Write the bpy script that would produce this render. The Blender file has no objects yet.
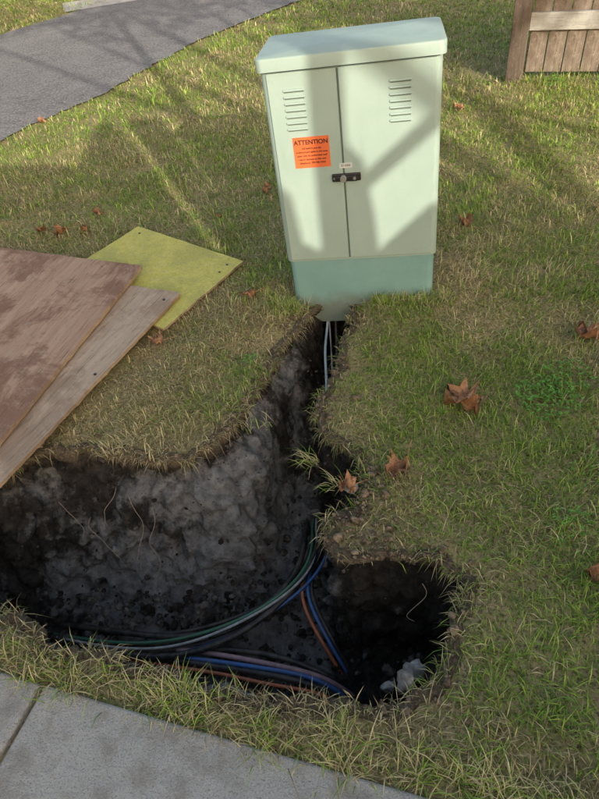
import bpy, bmesh, math, random
import numpy as np
from mathutils import Matrix, Vector, noise
random.seed(7); rng=np.random.default_rng(7)
C=bpy.context.collection
SUN_AZ=math.radians(165); SUN_EL=math.radians(20)

# ---------------------------------------------------------------- helpers
def link(o,parent=None):
    C.objects.link(o)
    if parent: o.parent=parent
    return o
def empty(name,loc=(0,0,0),rz=0):
    o=bpy.data.objects.new(name,None); o.location=loc; o.rotation_euler=(0,0,rz); o.empty_display_size=.1
    return link(o)
def mesh_obj(name,verts,faces,mat=None,parent=None,smooth=False):
    me=bpy.data.meshes.new(name); me.from_pydata([tuple(v) for v in verts],[],[tuple(f) for f in faces]); me.update()
    if smooth: me.polygons.foreach_set('use_smooth',[True]*len(me.polygons))
    o=bpy.data.objects.new(name,me)
    if mat: me.materials.append(mat)
    return link(o,parent)
def np_mesh(name,V,F,mat,smooth=False,colors=None,parent=None):
    """V (n,3) float, F (m,k) int all the same k"""
    me=bpy.data.meshes.new(name); n=len(V); m,k=F.shape
    me.vertices.add(n); me.vertices.foreach_set('co',np.ascontiguousarray(V,dtype=np.float32).ravel())
    me.loops.add(m*k); me.loops.foreach_set('vertex_index',np.ascontiguousarray(F,dtype=np.int32).ravel())
    me.polygons.add(m); me.polygons.foreach_set('loop_start',np.arange(0,m*k,k,dtype=np.int32))
    me.polygons.foreach_set('use_smooth',np.full(m,smooth))
    me.update(calc_edges=True); me.validate()
    if colors is not None:
        a=me.color_attributes.new('Col','FLOAT_COLOR','POINT')
        a.data.foreach_set('color',np.ascontiguousarray(colors,dtype=np.float32).ravel())
    me.materials.append(mat)
    o=bpy.data.objects.new(name,me); return link(o,parent)
def box(name,cx,cy,cz,sx,sy,sz,mat,parent=None,bev=0.0,seg=2,rot=None):
    bm=bmesh.new(); bmesh.ops.create_cube(bm,size=1)
    for v in bm.verts: v.co=Vector((v.co.x*sx,v.co.y*sy,v.co.z*sz))
    if bev>0: bmesh.ops.bevel(bm,geom=bm.edges[:],offset=bev,segments=seg,affect='EDGES',profile=.5)
    me=bpy.data.meshes.new(name); bm.to_mesh(me); bm.free(); me.materials.append(mat)
    if bev>0: me.polygons.foreach_set('use_smooth',[True]*len(me.polygons))
    o=bpy.data.objects.new(name,me); o.location=(cx,cy,cz)
    if rot: o.rotation_euler=rot
    link(o,parent)
    if bev>0:
        md=o.modifiers.new('wn','WEIGHTED_NORMAL'); md.keep_sharp=False
    return o
def cyl(name,a,b,r,mat,parent=None,n=20,r2=None):
    a=Vector(a); b=Vector(b); d=b-a; q=d.to_track_quat('Z','Y')
    bm=bmesh.new(); bmesh.ops.create_cone(bm,cap_ends=True,segments=n,radius1=r,radius2=r if r2 is None else r2,depth=d.length)
    me=bpy.data.meshes.new(name); bm.to_mesh(me); bm.free(); me.materials.append(mat)
    for p in me.polygons: p.use_smooth=len(p.vertices)==4
    o=bpy.data.objects.new(name,me); o.location=(a+b)/2; o.rotation_mode='QUATERNION'; o.rotation_quaternion=q
    return link(o,parent)
def curve(name,pts,r,mat,parent=None,res=6):
    cu=bpy.data.curves.new(name,'CURVE'); cu.dimensions='3D'; cu.bevel_depth=r; cu.bevel_resolution=3; cu.resolution_u=res
    sp=cu.splines.new('NURBS'); sp.points.add(len(pts)-1)
    for i,p in enumerate(pts): sp.points[i].co=(p[0],p[1],p[2],1)
    sp.use_endpoint_u=True; sp.order_u=4; cu.materials.append(mat); cu.use_fill_caps=True
    return link(bpy.data.objects.new(name,cu),parent)

class NT:
    def __init__(s,name):
        s.m=bpy.data.materials.new(name); s.m.use_nodes=True; s.t=s.m.node_tree; s.b=s.t.nodes['Principled BSDF']
        s.tc=s.t.nodes.new('ShaderNodeTexCoord')
    def n(s,t,**k):
        x=s.t.nodes.new('ShaderNode'+t)
        for a,b in k.items(): setattr(x,a,b)
        return x
    def l(s,a,b): s.t.links.new(a,b)
    def noise(s,scale,detail=6,rough=.6,co='Object',stretch=None,dist=0):
        x=s.n('TexNoise'); x.inputs['Scale'].default_value=scale; x.inputs['Detail'].default_value=detail; x.inputs['Roughness'].default_value=rough; x.inputs['Distortion'].default_value=dist
        src=s.tc.outputs[co]
        if stretch:
            mp=s.n('Mapping'); mp.inputs['Scale'].default_value=stretch; s.l(src,mp.inputs[0]); src=mp.outputs[0]
        s.l(src,x.inputs['Vector']); return x.outputs['Fac']
    def ramp(s,fac,stops):
        x=s.n('ValToRGB'); e=x.color_ramp.elements
        while len(e)<len(stops): e.new(.5)
        for i,(p,c) in enumerate(stops):
            e[i].position=p; e[i].color=(c,c,c,1) if not hasattr(c,'__len__') else (*c,1)
        s.l(fac,x.inputs[0]); return x.outputs[0]
    def mix(s,fac,a,b,mode='MIX'):
        x=s.n('Mix'); x.data_type='RGBA'; x.blend_type=mode
        for v,i in ((fac,0),(a,6),(b,7)):
            if isinstance(v,bpy.types.NodeSocket): s.l(v,x.inputs[i])
            elif i==0: x.inputs[0].default_value=v
            else: x.inputs[i].default_value=(*v,1)
        return x.outputs[2]
    def math(s,op,a,b=0.0):
        x=s.n('Math',operation=op)
        for v,i in ((a,0),(b,1)):
            if isinstance(v,bpy.types.NodeSocket): s.l(v,x.inputs[i])
            else: x.inputs[i].default_value=v
        return x.outputs[0]
    def bump(s,h,strength=.5,dist=.01,prev=None):
        x=s.n('Bump'); x.inputs['Strength'].default_value=strength; x.inputs['Distance'].default_value=dist; s.l(h,x.inputs['Height'])
        if prev is not None: s.l(prev,x.inputs['Normal'])
        s.l(x.outputs[0],s.b.inputs['Normal']); return x.outputs[0]
    def out(s,col,rough=.9,spec=.3,metal=0):
        if isinstance(col,bpy.types.NodeSocket): s.l(col,s.b.inputs['Base Color'])
        else: s.b.inputs['Base Color'].default_value=(*col,1)
        if isinstance(rough,bpy.types.NodeSocket): s.l(rough,s.b.inputs['Roughness'])
        else: s.b.inputs['Roughness'].default_value=rough
        s.b.inputs['Specular IOR Level'].default_value=spec; s.b.inputs['Metallic'].default_value=metal
        return s.m

def simple(name,col,rough=.6,spec=.3,metal=0,var=.15,scale=30,dirt=None):
    k=NT(name); f=k.noise(scale); c=k.mix(k.ramp(f,[(.3,0.),(.7,1.)]),tuple(x*(1-var) for x in col),tuple(min(1,x*(1+var)) for x in col))
    if dirt: c=k.mix(k.ramp(k.noise(22,7,.75),[(.42,0.),(.62,dirt)]),c,(.13,.11,.09))
    return k.out(c,rough,spec,metal)

# ---------------------------------------------------------------- hole outline
RIM=[(-1.9,1.60,-1.9,1.36),(-1.5,1.62,-1.5,1.36),(-1.16,1.59,-1.16,1.33),(-.95,1.66,-.95,1.33),(-.74,1.60,-.73,1.27),(-.52,1.52,-.51,1.23),
(-.34,1.60,-.29,1.29),(-.20,1.80,-.13,1.55),(-.08,2.05,-.02,1.93),(.05,2.25,.11,2.18),(.13,2.42,.16,2.42),(.15,2.62,.18,2.62),(.33,2.62,.29,2.62),
(.31,2.36,.27,2.36),(.20,2.07,.20,2.05),(.12,1.85,.14,1.83),(.06,1.65,.10,1.65),(.12,1.56,.12,1.55),(.17,1.39,.13,1.38),(.11,1.25,.10,1.27),
(.04,1.16,.06,1.15),(.08,1.03,.08,1.02),(.25,.995,.24,.97),(.38,.96,.36,.95),(.43,.91,.40,.89),(.38,.82,.34,.82),(.30,.72,.26,.76),(.22,.62,.20,.71),
(.14,.58,.12,.69),(.03,.61,0,.73),(-.09,.65,-.1,.77),(-.22,.65,-.24,.77),(-.36,.69,-.37,.81),(-.50,.76,-.50,.87),(-.65,.83,-.66,.93),(-.85,.93,-.86,1.0),
(-.99,1.01,-1.0,1.07),(-1.4,1.14,-1.4,1.17),(-1.9,1.28,-1.9,1.2)]
R=np.array(RIM)
def catmull(P,per):
    n=len(P); out=[]
    for i in range(n):
        p0,p1,p2,p3=P[(i-1)%n],P[i],P[(i+1)%n],P[(i+2)%n]
        k=max(2,int(np.linalg.norm((p2-p1)[:2])/per))
        for j in range(k):
            t=j/k
            out.append(.5*((2*p1)+(-p0+p2)*t+(2*p0-5*p1+4*p2-p3)*t*t+(-p0+3*p1-3*p2+p3)*t**3))
    return np.array(out)
RS=catmull(R,.006)
for i in range(len(RS)):
    x,y=RS[i,0],RS[i,1]
    v=noise.noise_vector(Vector((x*6,y*6,3)))*.040+noise.noise_vector(Vector((x*19,y*19,9)))*.028+noise.noise_vector(Vector((x*55,y*55,5)))*.010
    RS[i,0]+=v.x; RS[i,1]+=v.y
POLY=RS[::5,:2]
def sdf(X,Y):
    P=np.stack([X,Y],1).astype(np.float64); out=np.full(len(P),9.0)
    near=np.where((X>-2.4)&(X<1.0)&(Y>.1)&(Y<3.1))[0]
    A=POLY; B=np.roll(POLY,-1,0)
    for s in range(0,len(near),20000):
        id=near[s:s+20000]; p=P[id]; d=np.full(len(p),1e9); ins=np.zeros(len(p),bool)
        for a,b in zip(A,B):
            ab=b-a; t=np.clip(((p-a)@ab)/(ab@ab+1e-12),0,1); q=p-a-t[:,None]*ab
            d=np.minimum(d,(q*q).sum(1))
            c=(a[1]>p[:,1])!=(b[1]>p[:,1])
            if c.any():
                xi=a[0]+(p[:,1]-a[1])/(b[1]-a[1]+1e-15)*(b[0]-a[0]); ins^=(c&(p[:,0]<xi))
        out[id]=np.sqrt(d)*np.where(ins,-1,1)
    return out
def inpoly(X,Y,poly):
    ins=np.zeros(len(X),bool); n=len(poly)
    for i in range(n):
        a=poly[i]; b=poly[(i+1)%n]; c=(a[1]>Y)!=(b[1]>Y)
        xi=a[0]+(Y-a[1])/((b[1]-a[1])+1e-15)*(b[0]-a[0]); ins^=(c&(X<xi))
    return ins
TAB=rng.random((256,256))
def vn(X,Y,s,o=0):
    x=X*s+o*17.3+100; y=Y*s+o*31.7+100; xi=np.floor(x).astype(int); yi=np.floor(y).astype(int); fx=x-xi; fy=y-yi
    fx=fx*fx*(3-2*fx); fy=fy*fy*(3-2*fy); g=lambda a,b:TAB[a%256,b%256]
    return (g(xi,yi)*(1-fx)+g(xi+1,yi)*fx)*(1-fy)+(g(xi,yi+1)*(1-fx)+g(xi+1,yi+1)*fx)*fy
def fbm(X,Y,s,o=0): return vn(X,Y,s,o)*.5+vn(X,Y,s*2.1,o+1)*.3+vn(X,Y,s*4.3,o+2)*.2
CO=np.array([-.93,.80]); CE=np.array([.935,-.355]); CE=CE/np.linalg.norm(CE); CN=np.array([-CE[1],CE[0]])
def kd(X,Y): return (X-CO[0])*CN[0]+(Y-CO[1])*CN[1]
def sstep(x): x=np.clip(x,0,1); return x*x*(3-2*x)
def gz(X,Y):
    X=np.asarray(X,float); Y=np.asarray(Y,float)
    z=-.012+.034*(fbm(X,Y,2.2,5)-.5)+.026*(fbm(X,Y,9,8)-.5)
    z=z+.060*sstep((X-.34)/.10)*np.exp(-((Y-2.45)/.45)**2)*np.exp(-(np.maximum(X-.75,0)/.5)**2)+.035*sstep((.08-X)/.08)*np.exp(-((Y-2.6)/.3)**2)*np.exp(-(np.minimum(X+.1,0)/.25)**2)
    far=np.clip((np.hypot(X,Y-2)-3)/3,0,1); return z*(1-far)+(-.018)*far
def gz1(x,y): return float(gz(np.array([x]),np.array([y]))[0])

# ---------------------------------------------------------------- materials
k=NT('lawn_soil')
f=k.noise(3); g=k.noise(60,8,.75); c=k.mix(k.ramp(f,[(.35,0.),(.65,1.)]),(.20,.20,.065),(.29,.24,.12))
c=k.mix(k.ramp(g,[(.40,0.),(.62,1.)]),c,(.44,.36,.20)); c=k.mix(k.ramp(k.noise(95,6,.7),[(.50,0.),(.62,.85)]),c,(.08,.06,.035))
k.bump(k.noise(160,6,.7),.8,.01); M_LAWN=k.out(c,.95,.1)

k=NT('grass_blades'); at=k.n('Attribute',attribute_name='Col'); k.l(at.outputs['Color'],k.b.inputs['Base Color'])
k.b.inputs['Roughness'].default_value=.5; k.b.inputs['Specular IOR Level'].default_value=.35
tr=k.n('BsdfTranslucent'); k.l(at.outputs['Color'],tr.inputs[0]); ms=k.n('MixShader'); ms.inputs[0].default_value=.30
k.l(k.b.outputs[0],ms.inputs[1]); k.l(tr.outputs[0],ms.inputs[2]); k.l(ms.outputs[0],k.t.nodes['Material Output'].inputs[0]); M_GRASS=k.m

k=NT('trench_soil')
sx=k.n('SeparateXYZ'); k.l(k.tc.outputs['Object'],sx.inputs[0])
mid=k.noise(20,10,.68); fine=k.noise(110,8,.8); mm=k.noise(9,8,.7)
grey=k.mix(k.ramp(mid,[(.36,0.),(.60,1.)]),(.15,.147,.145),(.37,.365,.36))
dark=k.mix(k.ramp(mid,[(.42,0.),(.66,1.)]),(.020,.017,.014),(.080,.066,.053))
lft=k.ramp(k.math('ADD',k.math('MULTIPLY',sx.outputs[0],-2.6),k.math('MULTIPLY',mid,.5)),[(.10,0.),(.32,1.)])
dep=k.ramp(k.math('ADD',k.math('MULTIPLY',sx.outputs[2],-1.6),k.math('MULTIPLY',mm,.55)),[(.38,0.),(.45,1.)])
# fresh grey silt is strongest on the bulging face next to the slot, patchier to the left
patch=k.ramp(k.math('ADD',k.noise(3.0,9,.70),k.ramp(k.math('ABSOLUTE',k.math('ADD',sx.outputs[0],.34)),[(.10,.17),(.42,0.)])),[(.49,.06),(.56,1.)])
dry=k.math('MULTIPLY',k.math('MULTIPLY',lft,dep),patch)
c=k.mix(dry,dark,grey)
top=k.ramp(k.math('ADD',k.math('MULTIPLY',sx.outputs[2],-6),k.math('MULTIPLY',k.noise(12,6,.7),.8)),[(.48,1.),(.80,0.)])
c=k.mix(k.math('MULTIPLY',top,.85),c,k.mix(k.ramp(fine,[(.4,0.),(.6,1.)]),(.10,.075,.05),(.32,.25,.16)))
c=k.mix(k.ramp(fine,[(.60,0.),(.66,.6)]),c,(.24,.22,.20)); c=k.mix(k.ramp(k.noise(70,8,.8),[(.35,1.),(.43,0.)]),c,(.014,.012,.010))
b1=k.bump(mid,1.,.05); b2=k.bump(fine,.8,.014,b1); k.bump(k.noise(300,6,.8),.8,.006,b2); M_SOIL=k.out(c,.8,.25)

k=NT('clod_soil'); c=k.mix(k.ramp(k.noise(11,5),[(.46,0.),(.62,1.)]),(.030,.025,.020),(.16,.145,.13)); k.bump(k.noise(150,6,.7),.8,.006); M_CLOD=k.out(c,.95,.12)
k=NT('dry_soil_crumbs'); c=k.mix(k.ramp(k.noise(40,5),[(.42,0.),(.60,1.)]),(.10,.075,.05),(.27,.21,.15)); k.bump(k.noise(150,6,.7),.8,.006); M_CRUMB=k.out(c,.95,.12)

k=NT('concrete')
c=k.mix(k.ramp(k.noise(5,6,.65),[(.3,0.),(.7,1.)]),(.42,.405,.385),(.55,.535,.51)); c=k.mix(k.ramp(k.noise(140,5,.7),[(.35,0.),(.7,1.)]),c,(.62,.60,.57))
c=k.mix(k.ramp(k.noise(190,4,.7),[(.54,0.),(.64,.85)]),c,(.24,.225,.21)); c=k.mix(k.ramp(k.noise(9,8,.75),[(.48,0.),(.62,.75)]),c,(.34,.31,.275))
b=k.bump(k.noise(200,6,.7),.8,.006); k.bump(k.noise(25,6,.7),.6,.018,b); M_CONC=k.out(c,.9,.2)

k=NT('asphalt')
c=k.mix(k.ramp(k.noise(1.2,6,.65),[(.3,0.),(.7,1.)]),(.11,.105,.107),(.19,.183,.183)); c=k.mix(k.ramp(k.noise(38,6,.85),[(.44,0.),(.62,1.)]),c,(.35,.335,.335))
c=k.mix(k.ramp(k.noise(30,6,.85),[(.36,.9),(.46,0.)]),c,(.04,.04,.04))
c=k.mix(k.ramp(k.noise(1.6,8,.7,dist=1.5),[(.490,0.),(.5,.9),(.510,0.)]),c,(.045,.045,.045)); k.bump(k.noise(60,6,.85),.8,.012); M_ASPH=k.out(c,.9,.25)

k=NT('cabinet_paint')
c=k.mix(k.ramp(k.noise(3,6,.6),[(.3,0.),(.7,1.)]),(.275,.360,.325),(.315,.402,.360))
c=k.mix(k.ramp(k.noise(26,8,.75,stretch=(1,1,.25)),[(.55,0.),(.8,.45)]),c,(.24,.27,.225))
k.bump(k.noise(240,3,.5),.12,.001); M_CAB=k.out(c,k.ramp(k.noise(12,5),[(.3,.34),(.7,.50)]),.5)
k=NT('cabinet_base_paint')
oz=k.n('SeparateXYZ'); k.l(k.tc.outputs['Object'],oz.inputs[0])
c=k.mix(k.ramp(k.noise(5,6,.6),[(.3,0.),(.7,1.)]),(.160,.29,.285),(.205,.345,.335))
d=k.ramp(k.math('ADD',k.math('MULTIPLY',oz.outputs[2],4),k.math('MULTIPLY',k.noise(14,7,.7),.5)),[(.25,1.),(.55,0.)])
c=k.mix(k.math('MULTIPLY',d,.65),c,(.15,.135,.09)); M_CABB=k.out(c,.5,.35)
M_BLACK=simple('black_plastic',(.018,.018,.018),.4,.4); M_STEEL=simple('zinc_steel',(.5,.5,.5),.35,.5,.9)
M_ORANGE=simple('orange_label',(.62,.13,.04),.5,.3,var=.1,scale=12); M_INK=simple('label_ink',(.06,.02,.015),.6); M_PAPER=simple('sticker_white',(.5,.52,.5),.5)
M_SEAM=simple('door_gap_rubber',(.08,.11,.09),.8); M_SLOT=simple('louvre_shadow',(.09,.12,.10),.8)

def wood(name,a,b,stain,sf,axis=(1,.06,1),rough=.8,wear=.75):
    k=NT(name); g=k.noise(26,8,.65,stretch=axis,dist=.6); c=k.mix(k.ramp(g,[(.35,0.),(.65,1.)]),a,b)
    c=k.mix(k.ramp(k.noise(2.6,9,.72,dist=.4),[(.47,0.),(.55,sf)]),c,stain)
    c=k.mix(k.ramp(k.noise(110,6,.7,stretch=axis),[(.54,0.),(.66,.7)]),c,tuple(x*.4 for x in a))
    c=k.mix(k.ramp(k.noise(30,8,.85),[(.55,0.),(.64,wear)]),c,(.38,.33,.27))
    c=k.mix(k.ramp(k.noise(60,6,.85),[(.60,0.),(.66,wear)]),c,(.09,.07,.055))
    k.bump(g,.6,.008); return k.out(c,rough,.2)
M_PLYA=wood('plywood_weathered',(.33,.205,.14),(.46,.32,.23),(.20,.105,.072),.8)
M_PLYB=wood('plywood_grey',(.37,.28,.20),(.49,.39,.30),(.26,.18,.13),.6)
M_PLYC=wood('plywood_yellow_paint',(.52,.48,.11),(.61,.57,.17),(.42,.40,.12),.7,(1,1,1),wear=.6)
M_EDGE=wood('plywood_edge',(.36,.25,.15),(.46,.34,.22),(.2,.12,.08),.6,(1,1,12))
M_FENCE=wood('fence_wood',(.14,.11,.09),(.24,.20,.165),(.11,.08,.06),.6,(1,1,.05))
M_POST=wood('fence_post_wood',(.085,.065,.052),(.14,.11,.09),(.07,.05,.04),.6,(1,1,.05),wear=.3)
M_RAIL=wood('fence_rail_wood',(.27,.265,.25),(.38,.37,.35),(.22,.21,.19),.5,(.05,1,1))

k=NT('dead_leaf'); c=k.mix(k.ramp(k.noise(16,6,.6),[(.35,0.),(.65,1.)]),(.23,.10,.045),(.42,.235,.125)); c=k.mix(k.ramp(k.noise(50,5,.7),[(.52,0.),(.64,.9)]),c,(.11,.055,.03))
k.bump(k.noise(60,4,.6),.8,.008); M_LEAF=k.out(c,.6,.3)
M_WEED=simple('weed_leaf',(.12,.29,.045),.5,.3,var=.3)
M_ROCK=simple('rock_grey',(.24,.235,.23),.9,.2,var=.5,scale=60,dirt=.7); M_ROOT=simple('root',(.25,.20,.15),.8)

DRIVE=[(-6.6,-.9),(-4.75,1.9),(-3.55,3.85),(-2.38,5.72),(-1.67,6.84),(-.72,8.97),(.77,11.06),(4.0,15.6),(9,22.6),(4.6,25),(-.4,17.2),(-3.04,12.81),(-4.01,11.22),(-6.5,7.6),(-9.8,2.4),(-10.6,1.2)]
BA=[(-.75,2.91),(-1.30,1.20),(-2.42,1.60),(-1.78,3.40)]
BB=[(-.53,2.63),(-1.22,1.24),(-2.2,1.75),(-1.5,3.1)]
BC=[(-.86,3.52),(-.21,2.92),(-.60,2.36),(-1.26,3.00)]

# ---------------------------------------------------------------- lawn sheet
def axis(lo,hi,step,mn,mx):
    a=list(np.arange(lo,hi,step)); s=step; x=a[-1]
    while x<mx: s*=1.25; x+=s; a.append(x)
    s=step; x=lo; pre=[]
    while x>mn: s*=1.25; x-=s; pre.append(x)
    return np.array(pre[::-1]+a)
xs=axis(-2.6,3.0,.02,-90,90); ys=axis(-.3,4.6,.02,-34,110)
GX,GY=np.meshgrid(xs,ys); X=GX.ravel(); Y=GY.ravel(); Z=gz(X,Y); S=sdf(X,Y)
Z=Z-np.clip(.05-S,0,.05)*.15
nx=len(xs); ny=len(ys); idx=np.arange(nx*ny).reshape(ny,nx)
F=np.stack([idx[:-1,:-1],idx[:-1,1:],idx[1:,1:],idx[1:,:-1]],-1).reshape(-1,4)
ok=(S[F].min(1)>.012)&(kd(X[F],Y[F]).min(1)>-.25)
lawn=np_mesh('lawn_ground',np.stack([X,Y,Z],1),F[ok],M_LAWN,True)

# ---------------------------------------------------------------- trench walls
N=len(RS); tang=np.roll(RS[:,:2],-4,0)-np.roll(RS[:,:2],4,0); tang/=np.linalg.norm(tang,axis=1)[:,None]
area=np.sum(RS[:,0]*np.roll(RS[:,1],-1)-np.roll(RS[:,0],-1)*RS[:,1]); nrm=np.stack([tang[:,1],-tang[:,0]],1)*(1 if area>0 else -1)
for _ in range(20): nrm=(nrm+np.roll(nrm,1,0)+np.roll(nrm,-1,0)); nrm/=np.linalg.norm(nrm,axis=1)[:,None]
def depth(x,y):
    t=min(1,max(0,(y-1.45)/.95)); d=.60*(1-t)+.36*t
    if x>.12 and y<1.2: d=.54
    return d
L=100; V=[]
for j in range(L+4):
    for i in range(N):
        px,py,qx,qy=RS[i]; n0=nrm[i]
        if j<4:
            off=(.055,.032,.014,0)[j]; x=px+n0[0]*off; y=py+n0[1]*off; z=(-.03,.003,.002,-.006)[j]
            if j in(1,2): z+=noise.noise((x*40,y*40,1))*.008
            V.append((x,y,z)); continue
        t=(j-3)/L; D=depth(px,py)+.06
        s=t*t*.35+t*.65 if px<-.1 and py>1.3 else t
        x=px+(qx-px)*s; y=py+(qy-py)*s; z=-.006-D*t
        under=.035*math.exp(-((t-.14)/.07)**2)
        ramp=min(1,t*9)
        v=Vector((x,y,z))
        big=noise.fractal(v*5.5,1.,2.1,3); mid=noise.fractal(v*17+Vector((3,1,7)),.8,2.,4); fin=noise.noise(v*75)
        rid=abs(noise.noise(v*9+Vector((9,2,4))))
        w=v+noise.noise_vector(v*12)*.02
        dv,_p=noise.voronoi(w*9); ch=min(.5,dv[1]-dv[0])
        dv2,_p=noise.voronoi(w*32); ch2=min(.5,dv2[1]-dv2[0])
        a=1 if px<.05 and py>1.1 else .6
        if py>1.5 and px>-.25: a=.40
        bul=.06*math.exp(-((x+.33)/.16)**2)*math.sin(math.pi*min(1,t))
        o=under-bul+ramp*(a*(big*.060+mid*.018-rid*.045-ch*.085-ch2*.014+.035)+fin*.003)
        V.append((x+n0[0]*o,y+n0[1]*o,z+ramp*(mid*.010+ch*a*.02)))
V=np.array(V); V[:4*N,2]+=gz(V[:4*N,0],V[:4*N,1])+.003
V[4*N:,2]+=np.repeat(np.linspace(1,0,L),N)*np.tile(gz(RS[:,0],RS[:,1]),L)
i=np.arange(N); F=[]
for j in range(L+3):
    a=j*N+i; b=j*N+(i+1)%N; F.append(np.stack([a,b,b+N,a+N],1))
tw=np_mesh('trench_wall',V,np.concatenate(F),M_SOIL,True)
WALLV=V[4*N:]; WN=np.tile(nrm,(L,1))
xs=np.arange(-2.1,.65,.012); ys=np.arange(.5,2.8,.012); GX,GY=np.meshgrid(xs,ys); X=GX.ravel(); Y=GY.ravel()
def floor_z(X,Y):
    t=np.clip((Y-1.45)/.95,0,1); D=.58*(1-t)+.36*t; D=np.where((X>.12)&(Y<1.2),.53,D)
    return -D+.09*(fbm(X,Y,6,3)-.5)+.06*(fbm(X,Y,26,4)-.5)+.022*(vn(X,Y,90,6)-.5)
Z=floor_z(X,Y); S=sdf(X,Y); idx=np.arange(len(X)).reshape(len(ys),len(xs))
F=np.stack([idx[:-1,:-1],idx[:-1,1:],idx[1:,1:],idx[1:,:-1]],-1).reshape(-1,4); ok=S[F].max(1)<.06
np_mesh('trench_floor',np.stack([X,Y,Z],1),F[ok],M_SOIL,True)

def clods(name,P,Rr,mat,smooth=False):
    bm=bmesh.new(); bmesh.ops.create_icosphere(bm,subdivisions=3 if smooth else 2,radius=1); bv=np.array([v.co[:] for v in bm.verts]); bf=np.array([[v.index for v in f.verts] for f in bm.faces]); bm.free()
    shapes=[]
    for q in range(24):
        o=rng.random(3)*50; d=np.array([1+.45*noise.noise(Vector(v*1.3+o))+.28*noise.noise(Vector(v*3.5+o)) for v in bv]); shapes.append(bv*d[:,None])
    VV=[];FF=[]
    for n_,(p,r) in enumerate(zip(P,Rr)):
        v=shapes[rng.integers(24)]*rng.uniform(.6,1.25,3)*r
        e=Matrix.Rotation(rng.random()*6.28,3,'Z')@Matrix.Rotation(rng.random()*6.28,3,'X'); v=v@np.array(e)
        VV.append(v+p); FF.append(bf+len(bv)*n_)
    return np_mesh(name,np.concatenate(VV),np.concatenate(FF),mat,smooth)
P=[];Rr=[]
px=rng.uniform(-1.6,.45,9000); py=rng.uniform(.6,2.5,9000); ss=sdf(px,py); m=(ss<-.03); px=px[m];py=py[m]; fz=floor_z(px,py)
for x,y,z in list(zip(px,py,fz))[:1500]:
    r=rng.choice([.005,.009,.014,.022],p=[.5,.33,.14,.03])*rng.uniform(.7,1.3); P.append((x,y,z+r*.3)); Rr.append(r)
for _ in range(260):
    x=rng.uniform(-1.5,-.15); t=rng.random()**2; y=1.18+t*.12+rng.normal(0,.01); z=-.56+t*.14; r=rng.uniform(.004,.014)*(1.6-t); P.append((x,y,z)); Rr.append(r)
for _ in range(1500):
    q=rng.integers(len(WALLV)); p=WALLV[q]; r=rng.choice([.0025,.0045,.008,.012],p=[.5,.34,.13,.03])*rng.uniform(.7,1.3)
    if p[0]<-1.6 : continue
    P.append((p[0],p[1],p[2])); Rr.append(r)
clods('soil_clods',np.array(P),Rr,M_CLOD)
P=[];Rr=[]
for _ in range(1100):
    i=rng.integers(N); off=abs(rng.normal(0,.045))
    x=RS[i,0]+nrm[i,0]*off; y=RS[i,1]+nrm[i,1]*off
    r=rng.choice([.003,.006,.011],p=[.6,.33,.07])*rng.uniform(.7,1.3); P.append((x,y,gz1(x,y)+.004+r*.4)); Rr.append(r)
for _ in range(420):
    x=rng.normal(.17,.07); y=rng.normal(1.25,.17)
    if sdf(np.array([x]),np.array([y]))[0]<0: continue
    r=rng.choice([.003,.006,.012],p=[.55,.35,.10])*rng.uniform(.7,1.3); P.append((x,y,gz1(x,y)+.004+r*.4)); Rr.append(r)
clods('soil_crumbs',np.array(P),Rr,M_CRUMB)
clods('grey_rock',np.array([(.19,.655,-.05)]),[.038],M_ROCK,True); clods('grey_rock',np.array([(.225,.70,-.10),(.15,.68,-.13)]),[.028,.024],M_ROCK,True)
clods('pebbles',np.array([(-.78,1.38,-.30),(-.02,1.3,-.54),(.02,1.34,-.52),(-.02,1.45,-.52),(.30,.86,-.50),(-.9,1.1,-.56),(-1.05,.99,-.02),(.14,1.30,.0)]),[.012,.014,.018,.016,.02,.02,.015,.02],M_ROCK,True)
rt=empty('hanging_roots')
for (x,y,z,l) in [(-.72,1.48,-.06,.14),(-.58,1.38,-.08,.22),(-.95,1.48,-.1,.12),(-.83,1.42,-.14,.14),(.30,.93,-.04,.10),(-.66,1.42,-.05,.2)]:
    pts=[(x,y,z)]
    for q in range(6):
        x+=random.uniform(-.03,.04); y-=l/6*random.uniform(.4,1.0); z-=l/6*random.uniform(.7,1.3); pts.append((x,y,z))
    curve('root_strand',pts,.0010,M_ROOT,rt)

# ---------------------------------------------------------------- grass
def blades(X,Y,Z,length,width,lean,az,col,bend):
    n=len(X); dx=np.cos(az); dy=np.sin(az); wx=-dy; wy=dx
    V=np.zeros((n,5,3))
    for j,(t,w) in enumerate(((0,1.),(.55,.8))):
        h=length*t*np.cos(lean*(.6+.4*t)); o=length*t*np.sin(lean*(.5+bend*t))
        for s,sg in ((0,-.5),(1,.5)):
            V[:,j*2+s,0]=X+dx*o+wx*width*w*sg; V[:,j*2+s,1]=Y+dy*o+wy*width*w*sg; V[:,j*2+s,2]=Z+h
    h=length*np.cos(lean*(1+bend*.35)); o=length*np.sin(np.minimum(lean*(.5+bend),1.6))
    V[:,4,0]=X+dx*o; V[:,4,1]=Y+dy*o; V[:,4,2]=Z+np.where(lean>1.7,h,np.maximum(h,length*.05))
    b=np.arange(n)[:,None]*5
    F=np.concatenate([b+np.array([[0,1,3]]),b+np.array([[0,3,2]]),b+np.array([[2,3,4]])])
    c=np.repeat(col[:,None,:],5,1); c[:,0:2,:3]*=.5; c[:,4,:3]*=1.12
    return V.reshape(-1,3),F,c.reshape(-1,4)
G1=np.array([.135,.275,.04]);G2=np.array([.42,.54,.085]);ST=np.array([.80,.69,.37]);BR=np.array([.38,.285,.15])
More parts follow.
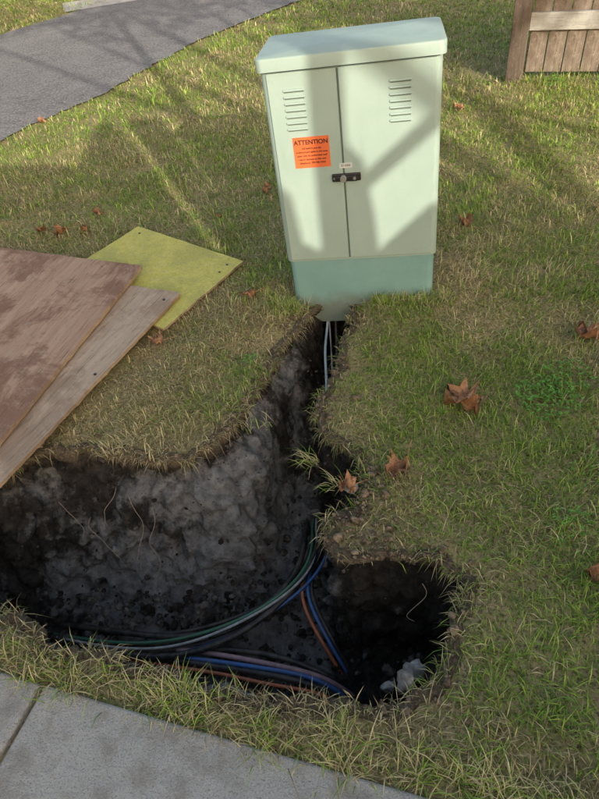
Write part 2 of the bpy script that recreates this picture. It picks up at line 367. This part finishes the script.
def gcolor(X,Y,S,n):
    dry=.36+1.5*(fbm(X,Y,1.3,11)-.5)+1.4*(fbm(X,Y,5,14)-.5)
    dry+=.38*np.exp(-np.clip(S,0,9)/.12)
    dry+=np.where((X<.1)&(Y>1.4)&(Y<3),.16,0)+np.where((kd(X,Y)<.22),.22,0)
    dry+=.35*np.exp(-(((X-.8)/.3)**2+((Y-2.6)/.5)**2))
    dry-=.30*np.exp(-(((X-.95)/.28)**2+((Y-1.55)/.22)**2))
    dry-=np.where((X>.45)&(Y<2.4),.12,0)
    dry=np.where(Y>3.6,dry*.7,dry)
    dry=np.clip(dry,.04,.95)
    r=rng.random(n); t=rng.random((n,1))**(1.2); c=G1*(1-t)+G2*t; t2=rng.random((n,1))
    s=ST*(.5+.55*t2); c=np.where((r<dry)[:,None],s,c); c=np.where((rng.random(n)<dry*.25)[:,None],BR,c)
    c*=rng.uniform(.65,1.2,(n,1))*(.80+.40*fbm(X,Y,7,81))[:,None]
    return np.concatenate([c,np.ones((n,1))],1), dry
zones=[(-2.0,1.8,.0,2.0,16000,.0028,.042),(-2.7,2.7,2.0,3.4,10500,.0035,.044),(-3.6,3.8,3.4,5.5,5000,.0050,.046),(-5.5,6,5.5,9,2000,.0085,.052),(-9,10,9,18,750,.014,.058)]
CABP=[(.02,2.45),(.71,2.33),(.78,2.72),(.09,2.84)]
VV=[];FF=[];CC=[];off=0
for (x0,x1,y0,y1,den,w,ln) in zones:
    n=int((x1-x0)*(y1-y0)*den); X=rng.uniform(x0,x1,n); Y=rng.uniform(y0,y1,n)
    keep=rng.random(n)<(.30+1.2*fbm(X,Y,16,21)); X=X[keep];Y=Y[keep]; S=sdf(X,Y)
    bn=np.clip((fbm(X,Y,9,51)-.33)*3.5,0,1)
    bare=np.clip(np.clip((S+.01)/.05,0,1)*.6+.4*bn+.2,0,1); bare=np.where(S<.08,bare*(.35+.65*bn),1)
    thin=np.clip((.40-fbm(X,Y,3.2,71))*5,0,1)*.65; bare=bare*(1-thin)
    bare*=1-.85*np.exp(-(((X-.15)/.09)**2+((Y-1.25)/.20)**2))
    K=kd(X,Y)+.035*(fbm(X,Y,10,2)-.5)
    m=(S>-.006)&(K>.0)&(rng.random(len(X))<bare)
    for pl in (DRIVE,BA,BB,BC,CABP): m&=~inpoly(X,Y,pl)
    X=X[m];Y=Y[m];S=S[m];K=K[m]; n=len(X); Z=gz(X,Y)-.003
    col,dry=gcolor(X,Y,S,n)
    le=ln*rng.uniform(.4,1.6,n)*(1+1.0*(fbm(X,Y,4,31)-.5))
    edge=(K<.06); le=np.where(edge&(rng.random(n)<.3),le*rng.uniform(1.1,2.0,n),le)
    lean=np.abs(rng.normal(.85,.45,n)); lean=np.clip(lean,.05,1.5)
    az=fbm(X,Y,3,41)*9+rng.normal(0,1.4,n)
    wd=w*rng.uniform(.5,1.4,n)
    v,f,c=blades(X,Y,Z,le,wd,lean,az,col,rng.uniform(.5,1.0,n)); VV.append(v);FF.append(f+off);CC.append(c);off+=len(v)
n=3600; i=rng.integers(0,N,n); pk=fbm(RS[i,0],RS[i,1],7,61)>.45; i=i[pk]; n=len(i)
o=rng.uniform(-.006,.025,n); X=RS[i,0]+nrm[i,0]*o; Y=RS[i,1]+nrm[i,1]*o; Z=gz(X,Y)
col,_=gcolor(X,Y,np.zeros(n),n); col[:,:3]*=.8; az=np.arctan2(-nrm[i,1],-nrm[i,0])+rng.normal(0,1.2,n)
v,f,c=blades(X,Y,Z,rng.uniform(.015,.07,n),rng.uniform(.0012,.0026,n),rng.uniform(1.0,2.5,n),az,col,rng.uniform(.5,1.1,n)); VV.append(v);FF.append(f+off);CC.append(c);off+=len(v)
def tuft(cx,cy,r,n,lo,hi,green=.5,dirn=None,z0=None):
    global off
    X=cx+rng.normal(0,r,n);Y=cy+rng.normal(0,r,n); Z=gz(X,Y) if z0 is None else np.full(n,z0)
    t=rng.random((n,1)); c=np.where((rng.random(n)<green)[:,None],G1*(1-t)+G2*t*1.05,ST*(.65+.3*t)); c=np.concatenate([c,np.ones((n,1))],1)
    az=rng.uniform(0,6.28,n) if dirn is None else dirn+rng.normal(0,.8,n)
    v,f,cc=blades(X,Y,Z,rng.uniform(lo,hi,n),rng.uniform(.0018,.0034,n),np.clip(np.abs(rng.normal(.75,.35,n)),.1,1.5),az,c,rng.uniform(.6,1.1,n)); VV.append(v);FF.append(f+off);CC.append(cc);off+=len(v)
for q in range(44):
    s=rng.uniform(-.3,1.7); p=CO+CE*s+CN*rng.uniform(-.005,.09); tuft(p[0],p[1],.022,26,.04,.11,.45)
for q in range(16): tuft(rng.uniform(.40,.75),2.34+rng.uniform(-.05,.0),.02,22,.03,.08,.5)
for q in range(5): tuft(rng.uniform(-.06,.05),2.40+rng.uniform(-.03,.05),.02,22,.04,.09,.6)
tuft(-.02,2.42,.03,60,.05,.13,.7); tuft(.08,2.42,.015,26,.05,.12,.7); tuft(.42,2.34,.025,50,.05,.11,.7); tuft(.66,2.31,.03,50,.04,.09,.6)
tuft(.02,1.44,.015,40,.05,.12,.4,math.pi); tuft(.09,1.32,.02,30,.04,.09,.4,math.pi); tuft(-.17,1.66,.03,20,.03,.07,.4)
for q in range(190):
    x=rng.uniform(.3,1.4); y=rng.uniform(.35,2.0)
    if kd(np.array([x]),np.array([y]))[0]>.02 and sdf(np.array([x]),np.array([y]))[0]>.03: tuft(x,y,.025,14,.035,.085,.8)
for q in range(14): tuft(2.25+q*.09,5.55-q*.035,.04,18,.08,.2,.8)
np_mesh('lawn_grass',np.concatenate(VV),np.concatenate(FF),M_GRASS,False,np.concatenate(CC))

def weed_mesh(name,centres):
    V=[];F=[]
    for (cx,cy,n,rad,ls) in centres:
        for q in range(n):
            a=random.uniform(0,6.28); d=rad*math.sqrt(random.random()); x=cx+d*math.cos(a); y=cy+d*math.sin(a); z=gz1(x,y)+random.uniform(.018,.045)
            b=random.uniform(0,6.28); l=ls*random.uniform(.6,1.2); w=l*.45; ux,uy=math.cos(b),math.sin(b); vx,vy=-uy,ux; tl=random.uniform(-.2,.5)
            k0=len(V)
            V+= [(x,y,z),(x+ux*l*.4+vx*w*.5,y+uy*l*.4+vy*w*.5,z+l*tl*.5+.002),(x+ux*l*.8+vx*w*.42,y+uy*l*.8+vy*w*.42,z+l*tl*.8),(x+ux*l,y+uy*l,z+l*tl*.8-.002),
                 (x+ux*l*.8-vx*w*.42,y+uy*l*.8-vy*w*.42,z+l*tl*.8),(x+ux*l*.4-vx*w*.5,y+uy*l*.4-vy*w*.5,z+l*tl*.5+.002),(x+ux*l*.55,y+uy*l*.55,z+l*tl*.5-.003)]
            F+=[(k0,k0+1,k0+6),(k0+1,k0+2,k0+6),(k0+2,k0+3,k0+6),(k0+3,k0+4,k0+6),(k0+4,k0+5,k0+6),(k0+5,k0,k0+6)]
    mesh_obj(name,V,F,M_WEED,smooth=True)
weed_mesh('clover_patch',[(.93,1.60,260,.12,.018),(1.05,1.7,120,.10,.017),(.80,1.02,70,.09,.015),(1.0,1.25,60,.12,.015),(-.19,2.05,16,.03,.022),(2.5,5.4,25,.1,.05)])

def maple(name,x,y,size,rz,z=None,curl=.6,tilt=(0,0)):
    out=[(0,-.5),(.10,-.32),(.30,-.40),(.27,-.22),(.50,-.12),(.36,-.02),(.46,.24),(.30,.16),(.20,.26),(.14,.30),(.0,.56)]
    full=out+[(-a,b) for a,b in out[-2:0:-1]]
    rr=random.random()*20
    full=[(a*(1+.35*noise.noise((a*4,b*4,rr))),b*(1+.35*noise.noise((a*4,b*4,rr+5)))) for a,b in full]
    rings=6; verts=[]; n=len(full)
    verts.append((0,-.05))
    for r in range(1,rings+1):
        for (a,b) in full: verts.append((a*r/rings,(-.05)*(1-r/rings)+b*r/rings))
    F=[(0,1+i,1+(i+1)%n) for i in range(n)]
    for r in range(rings-1):
        for i in range(n): a=1+r*n+i;b=1+r*n+(i+1)%n; F.append((a,a+n,b+n,b))
    V3=[]
    for a,b in verts:
        d=math.hypot(a,b)
        h=curl*(.9*a*a+.3*b*b)+.34*curl*noise.noise((a*4+rr,b*4,rr))*(.3+d*2)+.10*noise.noise((a*9+rr,b*9,rr))
        V3.append((a*size*(1-.6*curl*abs(a)),b*size*(1-.3*curl*abs(b)),h*size))
    o=mesh_obj(name,V3,F,M_LEAF,None,True)
    zz=gz1(x,y)+.028 if z is None else z
    o.location=(x,y,zz); o.rotation_euler=(tilt[0],tilt[1],rz)
    curve('stem',[(0,-.03*size,0),(0,-.5*size,.0),(.06*size,-.8*size,.05*size),(.10*size,-1.0*size,.02*size)],.0015,M_LEAF,o)
    return o
for a in [(.62,1.63,.21,1.75,None,1.1),(.31,1.33,.13,2.4,None,1.5),(.12,1.27,.09,2.0,.04,1.6),(1.23,1.94,.15,1.2,None,1.3),(.78,.86,.09,.8,None,1.5),(-.19,2.54,.11,1.6,None,1.2),
          (1.05,3.07,.11,.4,None,1.3),(-.04,3.86,.12,.1,None,1.5),(-1.36,3.60,.12,2,None,1.5),(-1.22,3.62,.11,.4,None,1.5),(-1.5,3.66,.11,3.4,None,1.3),(-1.18,3.85,.09,1.4,None,1.3),
          (1.55,5.0,.12,.9,None,1.4),(-.62,2.28,.10,1.1,None,1.4),(-.36,3.55,.06,4,None,1.6),(-2.1,6.1,.1,1,None,1.4),(.95,4.3,.08,2,None,1.6),(2.2,3.6,.1,2.5,None,1.)]:
    maple('maple_leaf',a[0],a[1],a[2],a[3],a[4],a[5],(random.uniform(-.35,.35),random.uniform(-.35,.35)))

# ---------------------------------------------------------------- plywood
def board(name,poly,z,th,mat,tilt=0):
    c=np.mean(poly,0); e=np.array(poly[1])-np.array(poly[0]); an=math.atan2(e[1],e[0])-math.pi/2
    ca,sa=math.cos(-an),math.sin(-an); P=[((x-c[0])*ca-(y-c[1])*sa,(x-c[0])*sa+(y-c[1])*ca) for x,y in poly]
    bm=bmesh.new(); Q=[]
    for i in range(len(P)):
        a,b=np.array(P[i]),np.array(P[(i+1)%len(P)]); kq=max(2,int(np.linalg.norm(b-a)/.02))
        for j in range(kq):
            p=a+(b-a)*j/kq; w_=noise.noise((p[0]*30,p[1]*30,z*100))*.005; p=p*(1+w_/max(.2,np.linalg.norm(p))) if j else p*.995; Q.append(p)
    P=Q; wz=lambda p:.006*noise.noise((p[0]*1.5,p[1]*1.5,z*50))
    lo=[bm.verts.new((p[0],p[1],wz(p))) for p in P]; hi=[bm.verts.new((p[0],p[1],th+wz(p))) for p in P]
    n=len(P); bm.faces.new(hi); bm.faces.new(lo[::-1])
    for i in range(n): bm.faces.new((lo[i],lo[(i+1)%n],hi[(i+1)%n],hi[i]))
    bmesh.ops.recalc_face_normals(bm,faces=bm.faces[:])
    for f in bm.faces: f.material_index=0 if abs(f.normal.z)>.5 else 1
    me=bpy.data.meshes.new(name); bm.to_mesh(me); bm.free(); me.materials.append(mat); me.materials.append(M_EDGE)
    o=bpy.data.objects.new(name,me); o.location=(c[0],c[1],z); o.rotation_euler=(tilt,0,an); link(o); return o
pc=board('yellow_plywood_sheet',BC,.014,.012,M_PLYC)
pb=board('plywood_sheet',BB,.036,.016,M_PLYB)
pa=board('plywood_sheet',BA,.060,.018,M_PLYA)
for o,pts in ((pc,[(-.30,2.90),(-.34,2.83),(-.84,3.42)]),(pb,[(-.61,2.58),(-.86,2.04)])):
    for i,(x,y) in enumerate(pts):
        zt=o.location.z+(.0145 if o is pc else .0185); s=cyl('screw_hole_%d'%i,(x,y,zt-.004),(x,y,zt),.007,M_BLACK,None,12)
        s.parent=o; s.matrix_parent_inverse=(Matrix.Translation(o.location)@Matrix.Rotation(o.rotation_euler.z,4,'Z')).inverted()

# ---------------------------------------------------------------- cabinet
cab=empty('utility_cabinet',(.36,2.405,0),0); cab.rotation_euler=(0,math.radians(-1.7),math.radians(-11)); W=.675; DP=.36
def rrect(name,w,d,z0,z1,r,mat,yc,parent,top_bev=.0,x=0):
    pts=[]
    for cx,cy,a0 in ((w/2-r,d/2-r,0),(-w/2+r,d/2-r,90),(-w/2+r,-d/2+r,180),(w/2-r,-d/2+r,270)):
        for q in range(9): a=math.radians(a0+q*90/8); pts.append((cx+r*math.cos(a),cy+r*math.sin(a)))
    lev=[(z0,0)]+([(z1-top_bev,0),(z1-top_bev*.6,top_bev*.1),(z1-top_bev*.25,top_bev*.4),(z1,top_bev)] if top_bev else [(z1,0)])
    V=[];F=[];n=len(pts)
    for z,ins in lev:
        for px,py in pts: V.append((x+px*(1-2*ins/w),yc+py*(1-2*ins/d),z))
    for j in range(len(lev)-1):
        for i in range(n): F.append((j*n+i,j*n+(i+1)%n,(j+1)*n+(i+1)%n,(j+1)*n+i))
    F.append(tuple(range(n))[::-1])
    if top_bev:
        V.append((x,yc,z1+.008)); t=len(V)-1; b=(len(lev)-1)*n
        for i in range(n): F.append((b+i,b+(i+1)%n,t))
    else: F.append(tuple((len(lev)-1)*n+i for i in range(n)))
    o=mesh_obj(name,V,F,mat,parent,True)
    md=o.modifiers.new('es','EDGE_SPLIT'); md.split_angle=math.radians(40); return o
rrect('plinth',W-.02,DP-.02,-.10,.243,.03,M_CABB,DP/2,cab)
rrect('housing',W,DP,.243,1.045,.03,M_CAB,DP/2+.004,cab)
rrect('lid',W+.022,DP+.04,1.042,1.088,.028,M_CAB,DP/2,cab,.007)
rrect('lid_gap',W-.004,DP-.004,1.034,1.0425,.03,M_SEAM,DP/2,cab)
sx=-W/2+.43*W
def door(name,x0,x1): return box(name,(x0+x1)/2,.0035,.6425,x1-x0,.012,.78,M_CAB,cab,.004,3)
door('left_door',-W/2+.022,sx-.003); door('right_door',sx+.003,W/2-.022)
box('door_gap',sx,.004,.6425,.006,.006,.775,M_SEAM,cab)
def louvres(name,xc):
    for r in range(7):
        z=.970-r*.0235
        box('%s_%d'%(name,r+1),xc,-.0035,z,.085,.010,.009,M_CAB,cab,.004,3)
        box('%s_slot_%d'%(name,r+1),xc,-.0028,z-.0063,.076,.002,.003,M_SLOT,cab)
louvres('left_louvre',-.215); louvres('right_louvre',.185)
box('warning_label',-.17,-.0035,.735,.145,.0025,.122,M_ORANGE,cab)
def text(name,s,size,x,z,mat,bold=0):
    cu=bpy.data.curves.new(name,'FONT'); cu.body=s; cu.size=size; cu.align_x='CENTER'; cu.offset=bold; cu.extrude=.0002
    o=bpy.data.objects.new(name,cu); o.location=(x,-.0053,z); o.rotation_euler=(math.radians(90),0,0); cu.materials.append(mat); link(o,cab)
text('label_title','ATTENTION',.0245,-.17,.768,M_INK,.0007)
for q,s in enumerate(['call before you dig','underground cable in this area','open only by authorised staff','report damage to this unit','telephone  000 000 0000']): text('label_line_%d'%q,s,.0105,-.17,.749-q*.0145,M_INK,.0002)
zl=.625; xl=sx+.010
box('latch_plate',xl,-.008,zl,.118,.012,.032,M_BLACK,cab,.004,3); box('latch_bar',xl-.01,-.018,zl+.002,.075,.012,.016,M_BLACK,cab,.003,3)
cyl('lock_barrel',(xl-.012,-.030,zl),(xl-.012,-.005,zl),.013,M_STEEL,cab); box('lock_hasp',xl+.03,-.019,zl-.001,.030,.012,.024,M_BLACK,cab,.003,2)
cyl('key_slot',(xl+.034,-.028,zl),(xl+.034,-.02,zl),.006,M_STEEL,cab); cyl('latch_rivet',(xl-.048,-.018,zl),(xl-.048,-.012,zl),.005,M_STEEL,cab)
box('small_sticker',xl+.0,-.0035,.672,.052,.0025,.020,M_PAPER,cab); text('sticker_text','ID 0000',.012,xl,.668,M_INK)
for q,(x,z) in enumerate([(-.29,1.005),(.29,1.005),(-.29,.28),(.29,.28)]): cyl('rivet_%d'%q,(x,-.005,z),(x,-.001,z),.004,M_CAB,cab,12)

# ---------------------------------------------------------------- cables
cb=empty('cable_bundle')
cols={'black':(.016,.016,.017),'green':(.04,.17,.10),'blue':(.04,.15,.42),'white':(.42,.43,.43),'orange':(.55,.15,.06),'pink':(.38,.24,.26)}
CM={n_:simple('cable_'+n_,c,.42,.5,var=.25,scale=40,dirt=.5) for n_,c in cols.items()}
base=[(.10,1.95,-.62),(.02,1.66,-.62),(.0,1.50,-.54),(-.01,1.40,-.47),(-.05,1.28,-.46),(-.16,1.17,-.46),(-.32,1.09,-.48),(-.50,1.05,-.50),(-.70,1.06,-.52),(-.95,1.15,-.56),(-1.2,1.26,-.63)]
offs=[('black',-.030,.012,.012),('green',-.008,.024,.006),('black',.022,.012,.012),('black',-.016,-.002,.010),('white',.008,.022,.005),('blue',.036,-.002,.006),('black',.008,-.018,.011),('black',-.042,-.012,.008)]
for q,(n_,o1,o2,r) in enumerate(offs):
    pts=[]
    for i,(x,y,z) in enumerate(base):
        sp=1+.7*math.sin(i*.9+q); a=min(len(base)-2,max(1,i)); d=np.array(base[a+1])-np.array(base[a-1]); d/=np.linalg.norm(d[:2])
        w=.009*math.sin(q*2.3+i*1.3)
        pts.append((x-d[1]*(o1*sp+w),y+d[0]*(o1*sp+w),z+o2*.9+.01+.005*math.sin(i*1.7+q*1.1)))
    curve('cable_'+n_,pts,r,CM[n_],cb)
b2=empty('loose_cables')
for q,(n_,dy,r,z) in enumerate([('blue',.0,.008,-.485),('pink',.028,.009,-.49),('black',-.024,.011,-.49),('orange',-.044,.0065,-.495),('black',.050,.011,-.50)]):
    w=lambda: random.uniform(-.012,.012)
    curve('cable_'+n_,[(-.80,1.10+dy*.4,-.58),(-.60,1.04+dy*.8+w(),-.51),(-.42,.99+dy+w(),z),(-.22,.925+dy+w(),z+.015),(-.08,.88+dy+w(),z),(.0,.85+dy*.8,z-.03),(.06,.82+dy,-.60)],r,CM[n_],b2)
for q,(n_,dx,r) in enumerate([('orange',.0,.0065),('blue',.022,.0065),('black',.036,.008)]):
    curve('cable_'+n_,[(-.02+dx,1.42,-.56),(-.07+dx,1.28,-.47),(-.09+dx,1.18,-.45),(-.06+dx*1.3,1.07,-.47),(-.01+dx,.98,-.51),(.03+dx,.93,-.60)],r,CM[n_],b2)
b3=empty('service_drop_cable')
M_PB=simple('cable_pale_blue',(.50,.66,.76),.4)
curve('pale_blue_cable',[(.21,2.55,-.05),(.19,2.50,-.16),(.17,2.42,-.19),(.15,2.30,-.19),(.14,2.15,-.24),(.12,2.0,-.33),(.10,1.85,-.50)],.0065,M_PB,b3)
curve('white_cable',[(.20,2.55,-.05),(.20,2.48,-.18),(.19,2.40,-.23),(.18,2.25,-.27),(.15,2.1,-.34),(.13,1.95,-.48)],.004,CM['white'],b3)
curve('black_cable',[(.24,2.55,-.05),(.23,2.48,-.2),(.21,2.35,-.30),(.18,2.15,-.37),(.14,1.95,-.46),(.08,1.7,-.60)],.008,CM['black'],b3)
box('paper_tag',.105,2.0,-.30,.026,.055,.003,M_PAPER,b3,rot=(.3,.5,.4))

# ---------------------------------------------------------------- kerb, street, driveway
ANG=math.atan2(CE[1],CE[0])
kb=empty('concrete_kerb',(CO[0],CO[1],0),ANG)
s0=.146-1.8*8
for q in range(20):
    a=s0+q*1.8; box('kerb_block_%d'%q,a+.9,-.22,-.097,1.8-.014,.44,.20,M_CONC,kb,.010,3)
box('joint_filler',s0+18,-.22,-.12,36,.40,.19,simple('joint_dirt',(.05,.042,.03),.95),kb)
st=mesh_obj('street',[(-90,-60,-.13),(90,-60,-.13),(90,-.40,-.13),(-90,-.40,-.13)],[(0,1,2,3)],M_ASPH); st.location=(CO[0],CO[1],0); st.rotation_euler=(0,0,ANG)
D=np.array(DRIVE)
dv=[]
for i in range(len(D)):
    a=D[i]; b=D[(i+1)%len(D)]; L_=np.linalg.norm(b-a); kq=max(1,int(L_/.06))
    for j in range(kq):
        p=a+(b-a)*j/kq; nn=noise.noise_vector(Vector((p[0]*2,p[1]*2,0)))*.05+noise.noise_vector(Vector((p[0]*9,p[1]*9,0)))*.05; dv.append((p[0]+nn.x,p[1]+nn.y,0.002))
mesh_obj('driveway',dv,[tuple(range(len(dv)))],M_ASPH)
mesh_obj('concrete_path',[(-3.3,12.75,.006),(-.4,13.55,.006),(-.5,14.6,.006),(-3.6,13.9,.006)],[(0,1,2,3)],M_CONC)

# ---------------------------------------------------------------- fence
fn=empty('wooden_fence',(2.24,5.66,0),math.radians(-24))
box('corner_post',.0,0,.85,.14,.13,1.9,M_POST,fn,.006)
for q in range(27):
    h=1.72+random.uniform(-.01,.01); box('board_%d'%q,.155+q*.148,.03+random.uniform(-.002,.002),.05+h/2,.139,.020,h,M_FENCE,fn,.003,1)
for q,z in enumerate((.44,1.5)): box('rail_%d'%q,2.06,-.005,z,3.98,.045,.13,M_RAIL,fn,.004,1)

hs=empty('siding_house',(-6.0,19,0),math.radians(10))
M_SIDE=simple('white_siding',(.62,.60,.55),.6,var=.06); M_ROOF=simple('roof_shingle',(.09,.08,.075),.9,var=.3); M_GLASS=simple('window_glass',(.03,.04,.05),.1,.6)
for q in range(18): box('siding_course_%d'%q,0,3-.006*(q%2),.08+q*.155,9,6,.150,M_SIDE,hs)
V=[(-4.9,-.5,2.8),(4.9,-.5,2.8),(4.9,6.5,2.8),(-4.9,6.5,2.8),(-4.9,3,4.6),(4.9,3,4.6)]
mesh_obj('roof',V,[(0,1,5,4),(2,3,4,5),(0,4,3),(1,2,5),(0,3,2,1)],M_ROOF,hs)
box('garage_door',2.2,-.03,1.1,2.6,.06,2.2,simple('garage_white',(.75,.74,.7),.5,var=.03),hs,.01); box('window',-2.2,-.03,1.6,1.5,.05,1.1,M_GLASS,hs); box('window_frame',-2.2,-.02,1.6,1.66,.03,1.26,M_SIDE,hs)

# ---------------------------------------------------------------- unseen truck added behind the viewer, outline shaped to cast shadows
tk=empty('shadow_truck',(0,-5,0)); M_TW=simple('truck_white',(.7,.7,.68),.4,var=.04); M_TIRE=simple('tyre',(.02,.02,.02),.8)
def prism(name,poly,y0,y1,mat,parent):
    n=len(poly); V=[(x,y0,z) for x,z in poly]+[(x,y1,z) for x,z in poly]; F=[tuple(range(n)),tuple(range(2*n-1,n-1,-1))]
    for i in range(n): F.append((i,i+n,(i+1)%n+n,(i+1)%n))
    o=mesh_obj(name,V,F,mat,parent); bm=bmesh.new(); bm.from_mesh(o.data); bmesh.ops.recalc_face_normals(bm,faces=bm.faces[:]); bm.to_mesh(o.data); bm.free(); return o
prism('service_body',[(.25,.75),(2.42,.75),(2.42,3.05),(.25,3.05)],-2.0,0,M_TW,tk)
prism('cab',[(2.44,.55),(4.9,.55),(4.9,1.7),(4.2,1.85),(3.85,2.8),(3.5,3.1),(3.3,3.26),(2.62,3.27),(2.44,3.10)],-1.95,-.02,M_TW,tk)
prism('side_window',[(2.8,1.9),(4.0,1.9),(3.7,2.7),(2.8,2.8)],-.015,0,M_GLASS,tk)
prism('shadow_panel',[(.25,3.05),(1.80,3.05),(1.60,3.92),(1.50,4.10),(1.38,4.08),(1.12,3.70),(.6,3.78),(.25,3.78)],-.08,0,M_TW,tk)  # unseen panel, top edge and slanted slit shaped for the lawn shadow
prism('shadow_housing',[(1.88,3.05),(2.30,3.05),(2.16,3.10),(2.10,3.14),(2.07,3.36),(2.02,3.42),(1.98,3.9),(1.94,4.10),(1.66,4.10)],-.08,0,M_TW,tk)  # stepped outline shaped for the shadow edge on the lawn and cabinet
cyl('shadow_mast',(2.25,-.04,3.05),(2.19,-.04,7.2),.062,M_TW,tk); cyl('shadow_stay',(2.30,-.04,3.34),(2.78,-.04,3.74),.034,M_TW,tk)  # unseen pole and stay added to cast the cabinet's stripe shadows
prism('shadow_bracket',[(2.19,3.30),(2.30,3.05),(2.42,3.05),(2.40,3.25),(2.36,3.48),(2.26,3.60)],-.06,-.01,M_TW,tk)  # outline shaped to widen the pole shadow on the cabinet
cyl('shadow_post',(5.05,-.3,.6),(5.0,-.3,3.35),.04,M_TW,tk); cyl('shadow_arm',(5.0,-.3,3.35),(4.3,-.3,4.35),.04,M_TW,tk)  # unseen arm added to cast the thin shadow line across the lawn
box('chassis',2.6,-1.,.62,4.6,1.2,.25,M_BLACK,tk)
for q,(x,y) in enumerate([(1,-.2),(1,-1.8),(4.2,-.2),(4.2,-1.8)]): cyl('wheel_%d'%q,(x,y-.13,.38),(x,y+.13,.38),.5,M_TIRE,tk,28)

tr=empty('maple_tree',(5.2,-11,-.13)); M_BARK=simple('bark',(.12,.09,.07),.9,var=.3)
cyl('trunk',(0,0,0),(.1,0,5.2),.24,M_BARK,tr,14,.16)
VV=[];FF=[];n_=0
blobs=[(-1.2,0,9.0,1.4),(.6,.2,9.4,1.6),(-3.0,0,9.4,1.2),(1.9,0,7.8,1.3),(0,0,10.8,1.5),(-2.0,.3,10.6,1.2),(3.0,0,8.8,1.3),(-4.3,0,9.0,.9)]
for bx,by,bz,br in blobs: cyl('limb',(.1,0,5.1),(bx,by,bz),.07,M_BARK,tr,8,.02)
for bx,by,bz,br in blobs:
    n=int(360*br); d=rng.normal(0,1,(n,3)); d/=np.linalg.norm(d,axis=1)[:,None]; p=np.array([bx,by,bz])+d*(rng.random((n,1))**.5)*br*np.array([1,.8,.8])
    a=rng.normal(0,1,(n,3)); a/=np.linalg.norm(a,axis=1)[:,None]; b=np.cross(a,rng.normal(0,1,(n,3))); b/=np.linalg.norm(b,axis=1)[:,None]; s=rng.uniform(.07,.14,(n,1))
    q=np.stack([p-a*s,p+b*s*.7,p+a*s,p-b*s*.7],1).reshape(-1,3); VV.append(q); FF.append(np.arange(n*4).reshape(-1,4)+n_); n_+=n*4
np_mesh('crown',np.concatenate(VV),np.concatenate(FF),simple('maple_foliage',(.09,.10,.03),.6,var=.4,scale=2),False,None,tr)

# ---------------------------------------------------------------- light, sky, camera
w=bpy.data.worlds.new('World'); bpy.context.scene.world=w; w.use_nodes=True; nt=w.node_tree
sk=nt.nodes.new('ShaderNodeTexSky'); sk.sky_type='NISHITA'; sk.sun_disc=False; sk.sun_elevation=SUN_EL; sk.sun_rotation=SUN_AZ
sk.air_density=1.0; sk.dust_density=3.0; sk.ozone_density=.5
sky_gain=nt.nodes.new('ShaderNodeMix'); sky_gain.data_type='RGBA'; sky_gain.blend_type='MULTIPLY'; sky_gain.inputs[0].default_value=1; sky_gain.inputs[7].default_value=(2.12,1.96,1.72,1)  # warm tint plus added gain: sky light raised to brighten the shade
nt.links.new(sk.outputs[0],sky_gain.inputs[6]); nt.links.new(sky_gain.outputs[2],nt.nodes['Background'].inputs[0]); nt.nodes['Background'].inputs[1].default_value=.15
l=bpy.data.lights.new('sun','SUN'); l.energy=5.0; l.angle=math.radians(.3); l.color=(1,.92,.76)
lo=bpy.data.objects.new('sun',l); link(lo)
Dv=Vector((math.sin(SUN_AZ)*math.cos(SUN_EL),math.cos(SUN_AZ)*math.cos(SUN_EL),math.sin(SUN_EL))); lo.rotation_euler=Dv.to_track_quat('Z','Y').to_euler()
cam=bpy.data.cameras.new('camera'); co=bpy.data.objects.new('camera',cam); link(co)
Mx=Matrix.Rotation(math.radians(48),3,'X')@Matrix.Rotation(math.radians(-7),3,'Z')
co.matrix_world=Matrix.Translation((0,0,1.6))@Mx.to_4x4()
cam.sensor_fit='VERTICAL'; cam.sensor_height=24; cam.lens=24*593/799; cam.clip_end=500; cam.clip_start=.02
sc=bpy.context.scene; sc.camera=co; sc.view_settings.view_transform='Standard'; sc.view_settings.look='None'
